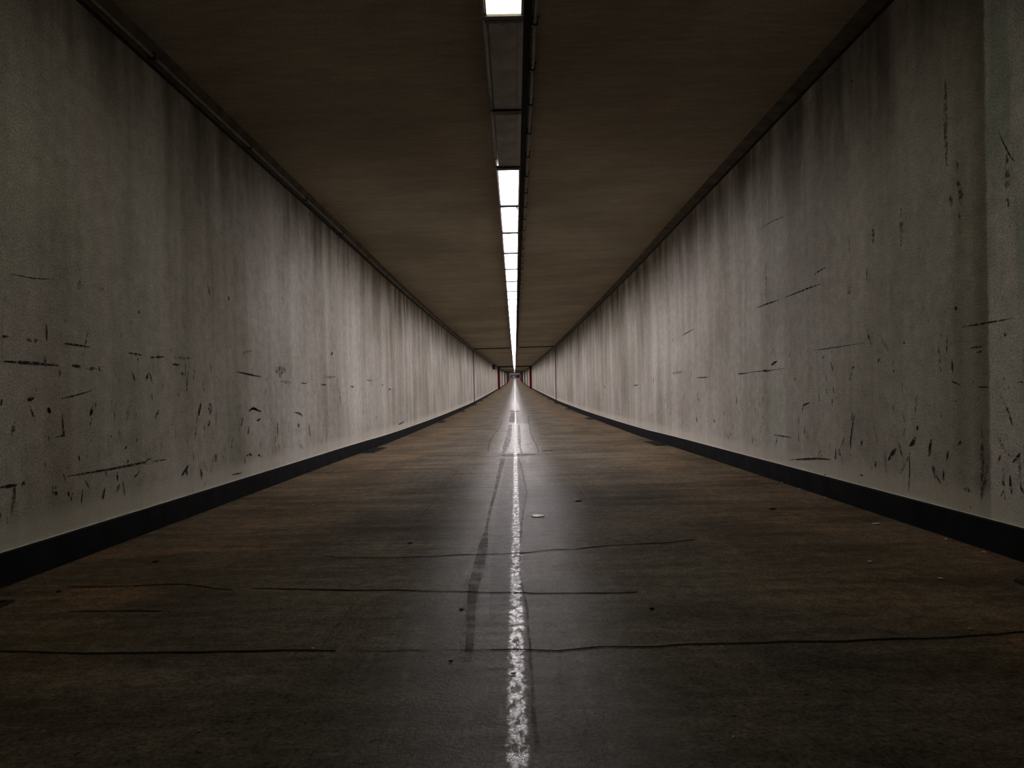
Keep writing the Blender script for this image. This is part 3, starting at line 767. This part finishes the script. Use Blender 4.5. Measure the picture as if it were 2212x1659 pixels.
for i, (px, lab) in enumerate((((1690, 1043), 'white crumb at the foot of the right kerb, the one farthest away'),
                               ((1727, 1057), 'white crumb at the right kerb below the farthest crumb'),
                               ((1782, 1076), 'white crumb at the right kerb above the long white flake'),
                               ((2044, 1166), 'pale crumb at the right kerb between long white flake and drain grate'),
                               ((2126, 1194), 'pale crumb at the right kerb closest to the drain grate'))):
    scrap('stone_chip', lab, 'litter', px, .022, .03, .010, P, i, .3, 'crumbs along the right kerb')

# ------------------------------------------------------------------ person far away
def person(x, d_):
    t = thing('person', 'distant person in white top and dark trousers standing far down the tunnel', 'person', (x, d_, fz(d_)), (0, 0, 0))
    J = dict(pel=(0, 0, 1.0), chest=(0, 0, 1.32), neck=(0, 0, 1.47), head=(0, -.01, 1.58), top=(0, 0, 1.70),
             shl=(-.19, 0, 1.42), shr=(.19, 0, 1.42), ell=(-.29, .02, 1.15), elr=(.29, .02, 1.15), wrl=(-.31, -.05, .91), wrr=(.31, -.05, .91),
             hal=(-.315, -.07, .82), har=(.315, -.07, .82), hipl=(-.085, 0, .88), hipr=(.085, 0, .88), knl=(-.10, -.01, .50), knr=(.10, -.01, .50),
             anl=(-.10, .03, .09), anr=(.10, .03, .09), tol=(-.12, -.14, .04), tor=(.12, -.14, .04), nose=(0, -.10, 1.59))
    E = [('pel', 'chest'), ('chest', 'neck'), ('neck', 'head'), ('head', 'top'), ('chest', 'shl'), ('chest', 'shr'), ('shl', 'ell'), ('shr', 'elr'), ('ell', 'wrl'), ('elr', 'wrr'),
         ('wrl', 'hal'), ('wrr', 'har'), ('pel', 'hipl'), ('pel', 'hipr'), ('hipl', 'knl'), ('hipr', 'knr'), ('knl', 'anl'), ('knr', 'anr'), ('anl', 'tol'), ('anr', 'tor'), ('head', 'nose')]
    Rr = dict(pel=.09, chest=.125, neck=.055, head=.095, top=.075, sh=.065, el=.045, wr=.032, ha=.035, hip=.075, kn=.065, an=.045, to=.04, nose=.018)
    J.update(hem=(0, 0, .80), waist=(0, 0, 1.13), seat=(0, .0, .87))
    for sd, sx in (('l', -1), ('r', 1)):               # palm, four fingers of different length, thumb off the side
        hx, hy, hz = J['ha'+sd]
        for q, (dx, L) in enumerate(((-.028, .060), (-.010, .072), (.010, .068), (.027, .052))):
            J['fa%d%s' % (q, sd)] = (hx, hy+dx, hz-.030); J['fb%d%s' % (q, sd)] = (hx-sx*.008, hy+dx*1.1, hz-.030-L*.55); J['fc%d%s' % (q, sd)] = (hx-sx*.026, hy+dx*1.1-.004, hz-.030-L)
            E += [('ha'+sd, 'fa%d%s' % (q, sd)), ('fa%d%s' % (q, sd), 'fb%d%s' % (q, sd)), ('fb%d%s' % (q, sd), 'fc%d%s' % (q, sd))]
        J['ta'+sd] = (hx-sx*.012, hy-.045, hz+.005); J['tb'+sd] = (hx-sx*.022, hy-.058, hz-.035)
        E += [('ha'+sd, 'ta'+sd), ('ta'+sd, 'tb'+sd)]
        J['ear'+sd] = (sx*.112, .0, 1.585); E.append(('head', 'ear'+sd))
    Rr.update(hem=.13, waist=.105, seat=.125, ear=.016, ta=.011, tb=.009, head=.125, top=.095)
    for q in range(4): Rr.update({'fa%d' % q: .011, 'fb%d' % q: .009, 'fc%d' % q: .008})
    def skin(name, keys, edges, mat, grow=0.0, root='pel', parent=t):
        me = bpy.data.meshes.new(name); idx = {k_: i for i, k_ in enumerate(keys)}
        me.from_pydata([J[k_] for k_ in keys], [(idx[a], idx[b]) for a, b in edges], []); me.materials.append(mat)
        o = bpy.data.objects.new(name, me); COL.objects.link(o); o.parent = parent
        me.skin_vertices.new() if hasattr(me.skin_vertices, 'new') and not len(me.skin_vertices) else None
        md = o.modifiers.new('skin', 'SKIN'); md.use_smooth_shade = True
        sv = me.skin_vertices[0].data if len(me.skin_vertices) else None
        if sv:
            for k_ in keys:
                r = Rr.get(k_, Rr.get(k_[:-1], .05))+grow
                sv[idx[k_]].radius = (r, r*.8); sv[idx[k_]].use_root = (k_ == root)
        s = o.modifiers.new('subsurf', 'SUBSURF'); s.levels = 1; s.render_levels = 1
        return o
    body = skin('body', list(J), E, M['skin'])
    tk = ['hem', 'chest', 'shl', 'shr', 'ell', 'elr']
    skin('shirt', tk, [('hem', 'chest'), ('chest', 'shl'), ('chest', 'shr'), ('shl', 'ell'), ('shr', 'elr')], M['white'], .055, 'chest')
    bk = ['waist', 'seat', 'hipl', 'hipr', 'knl', 'knr', 'anl', 'anr']
    skin('trousers', bk, [('waist', 'seat'), ('seat', 'hipl'), ('seat', 'hipr'), ('hipl', 'knl'), ('hipr', 'knr'), ('knl', 'anl'), ('knr', 'anr')], M['black'], .05, 'seat')
    for sx in (-1, 1):
        bm = bmesh.new(); bmesh.ops.create_uvsphere(bm, u_segments=12, v_segments=8, radius=1, matrix=Matrix.Translation((sx*.11, -.05, .045)) @ Matrix.Diagonal((.055, .15, .05, 1)))
        link('shoe', bm, M['black'], t, True)
        bm = bmesh.new(); bmesh.ops.create_uvsphere(bm, u_segments=8, v_segments=6, radius=.012, matrix=Matrix.Translation((sx*.036, -.092, 1.615)))
        link('eye', bm, M['hair'], t, True)
    bm = bmesh.new(); bmesh.ops.create_uvsphere(bm, u_segments=16, v_segments=10, radius=1, matrix=Matrix.Translation((0, 0, .865)) @ Matrix.Diagonal((.15, .135, .125, 1)))
    link('trouser_seat', bm, M['black'], t, True)
    bm = bmesh.new(); box(bm, (0, -.092, 1.535), (.05, .012, .010), bev=.003); link('mouth', bm, M['red'], t)
    bm = bmesh.new(); bmesh.ops.create_uvsphere(bm, u_segments=14, v_segments=8, radius=.118, matrix=Matrix.Translation((0, .018, 1.63)))
    bmesh.ops.delete(bm, geom=[v_ for v_ in bm.verts if v_.co.z < 1.645 and v_.co.y < .02], context='VERTS')
    link('hair', bm, M['hair'], t, True)
    return t
r = ray(1109.8, 816); person(r.x/r.y*400, 400)

# ------------------------------------------------------------------ world and view
w = bpy.data.worlds.new('world'); SC.world = w; w.use_nodes = True
w.node_tree.nodes['Background'].inputs[0].default_value = (0, 0, 0, 1)
w.node_tree.nodes['Background'].inputs[1].default_value = 0
SC.view_settings.view_transform = 'Standard'; SC.view_settings.look = 'None'
SC.view_settings.gamma = 1; SC.view_settings.use_curve_mapping = False
SC.view_settings.exposure = 0.0
SC.cycles.max_bounces = 8; SC.cycles.diffuse_bounces = 5; SC.cycles.transparent_max_bounces = 12
SC.cycles.sample_clamp_indirect = 6
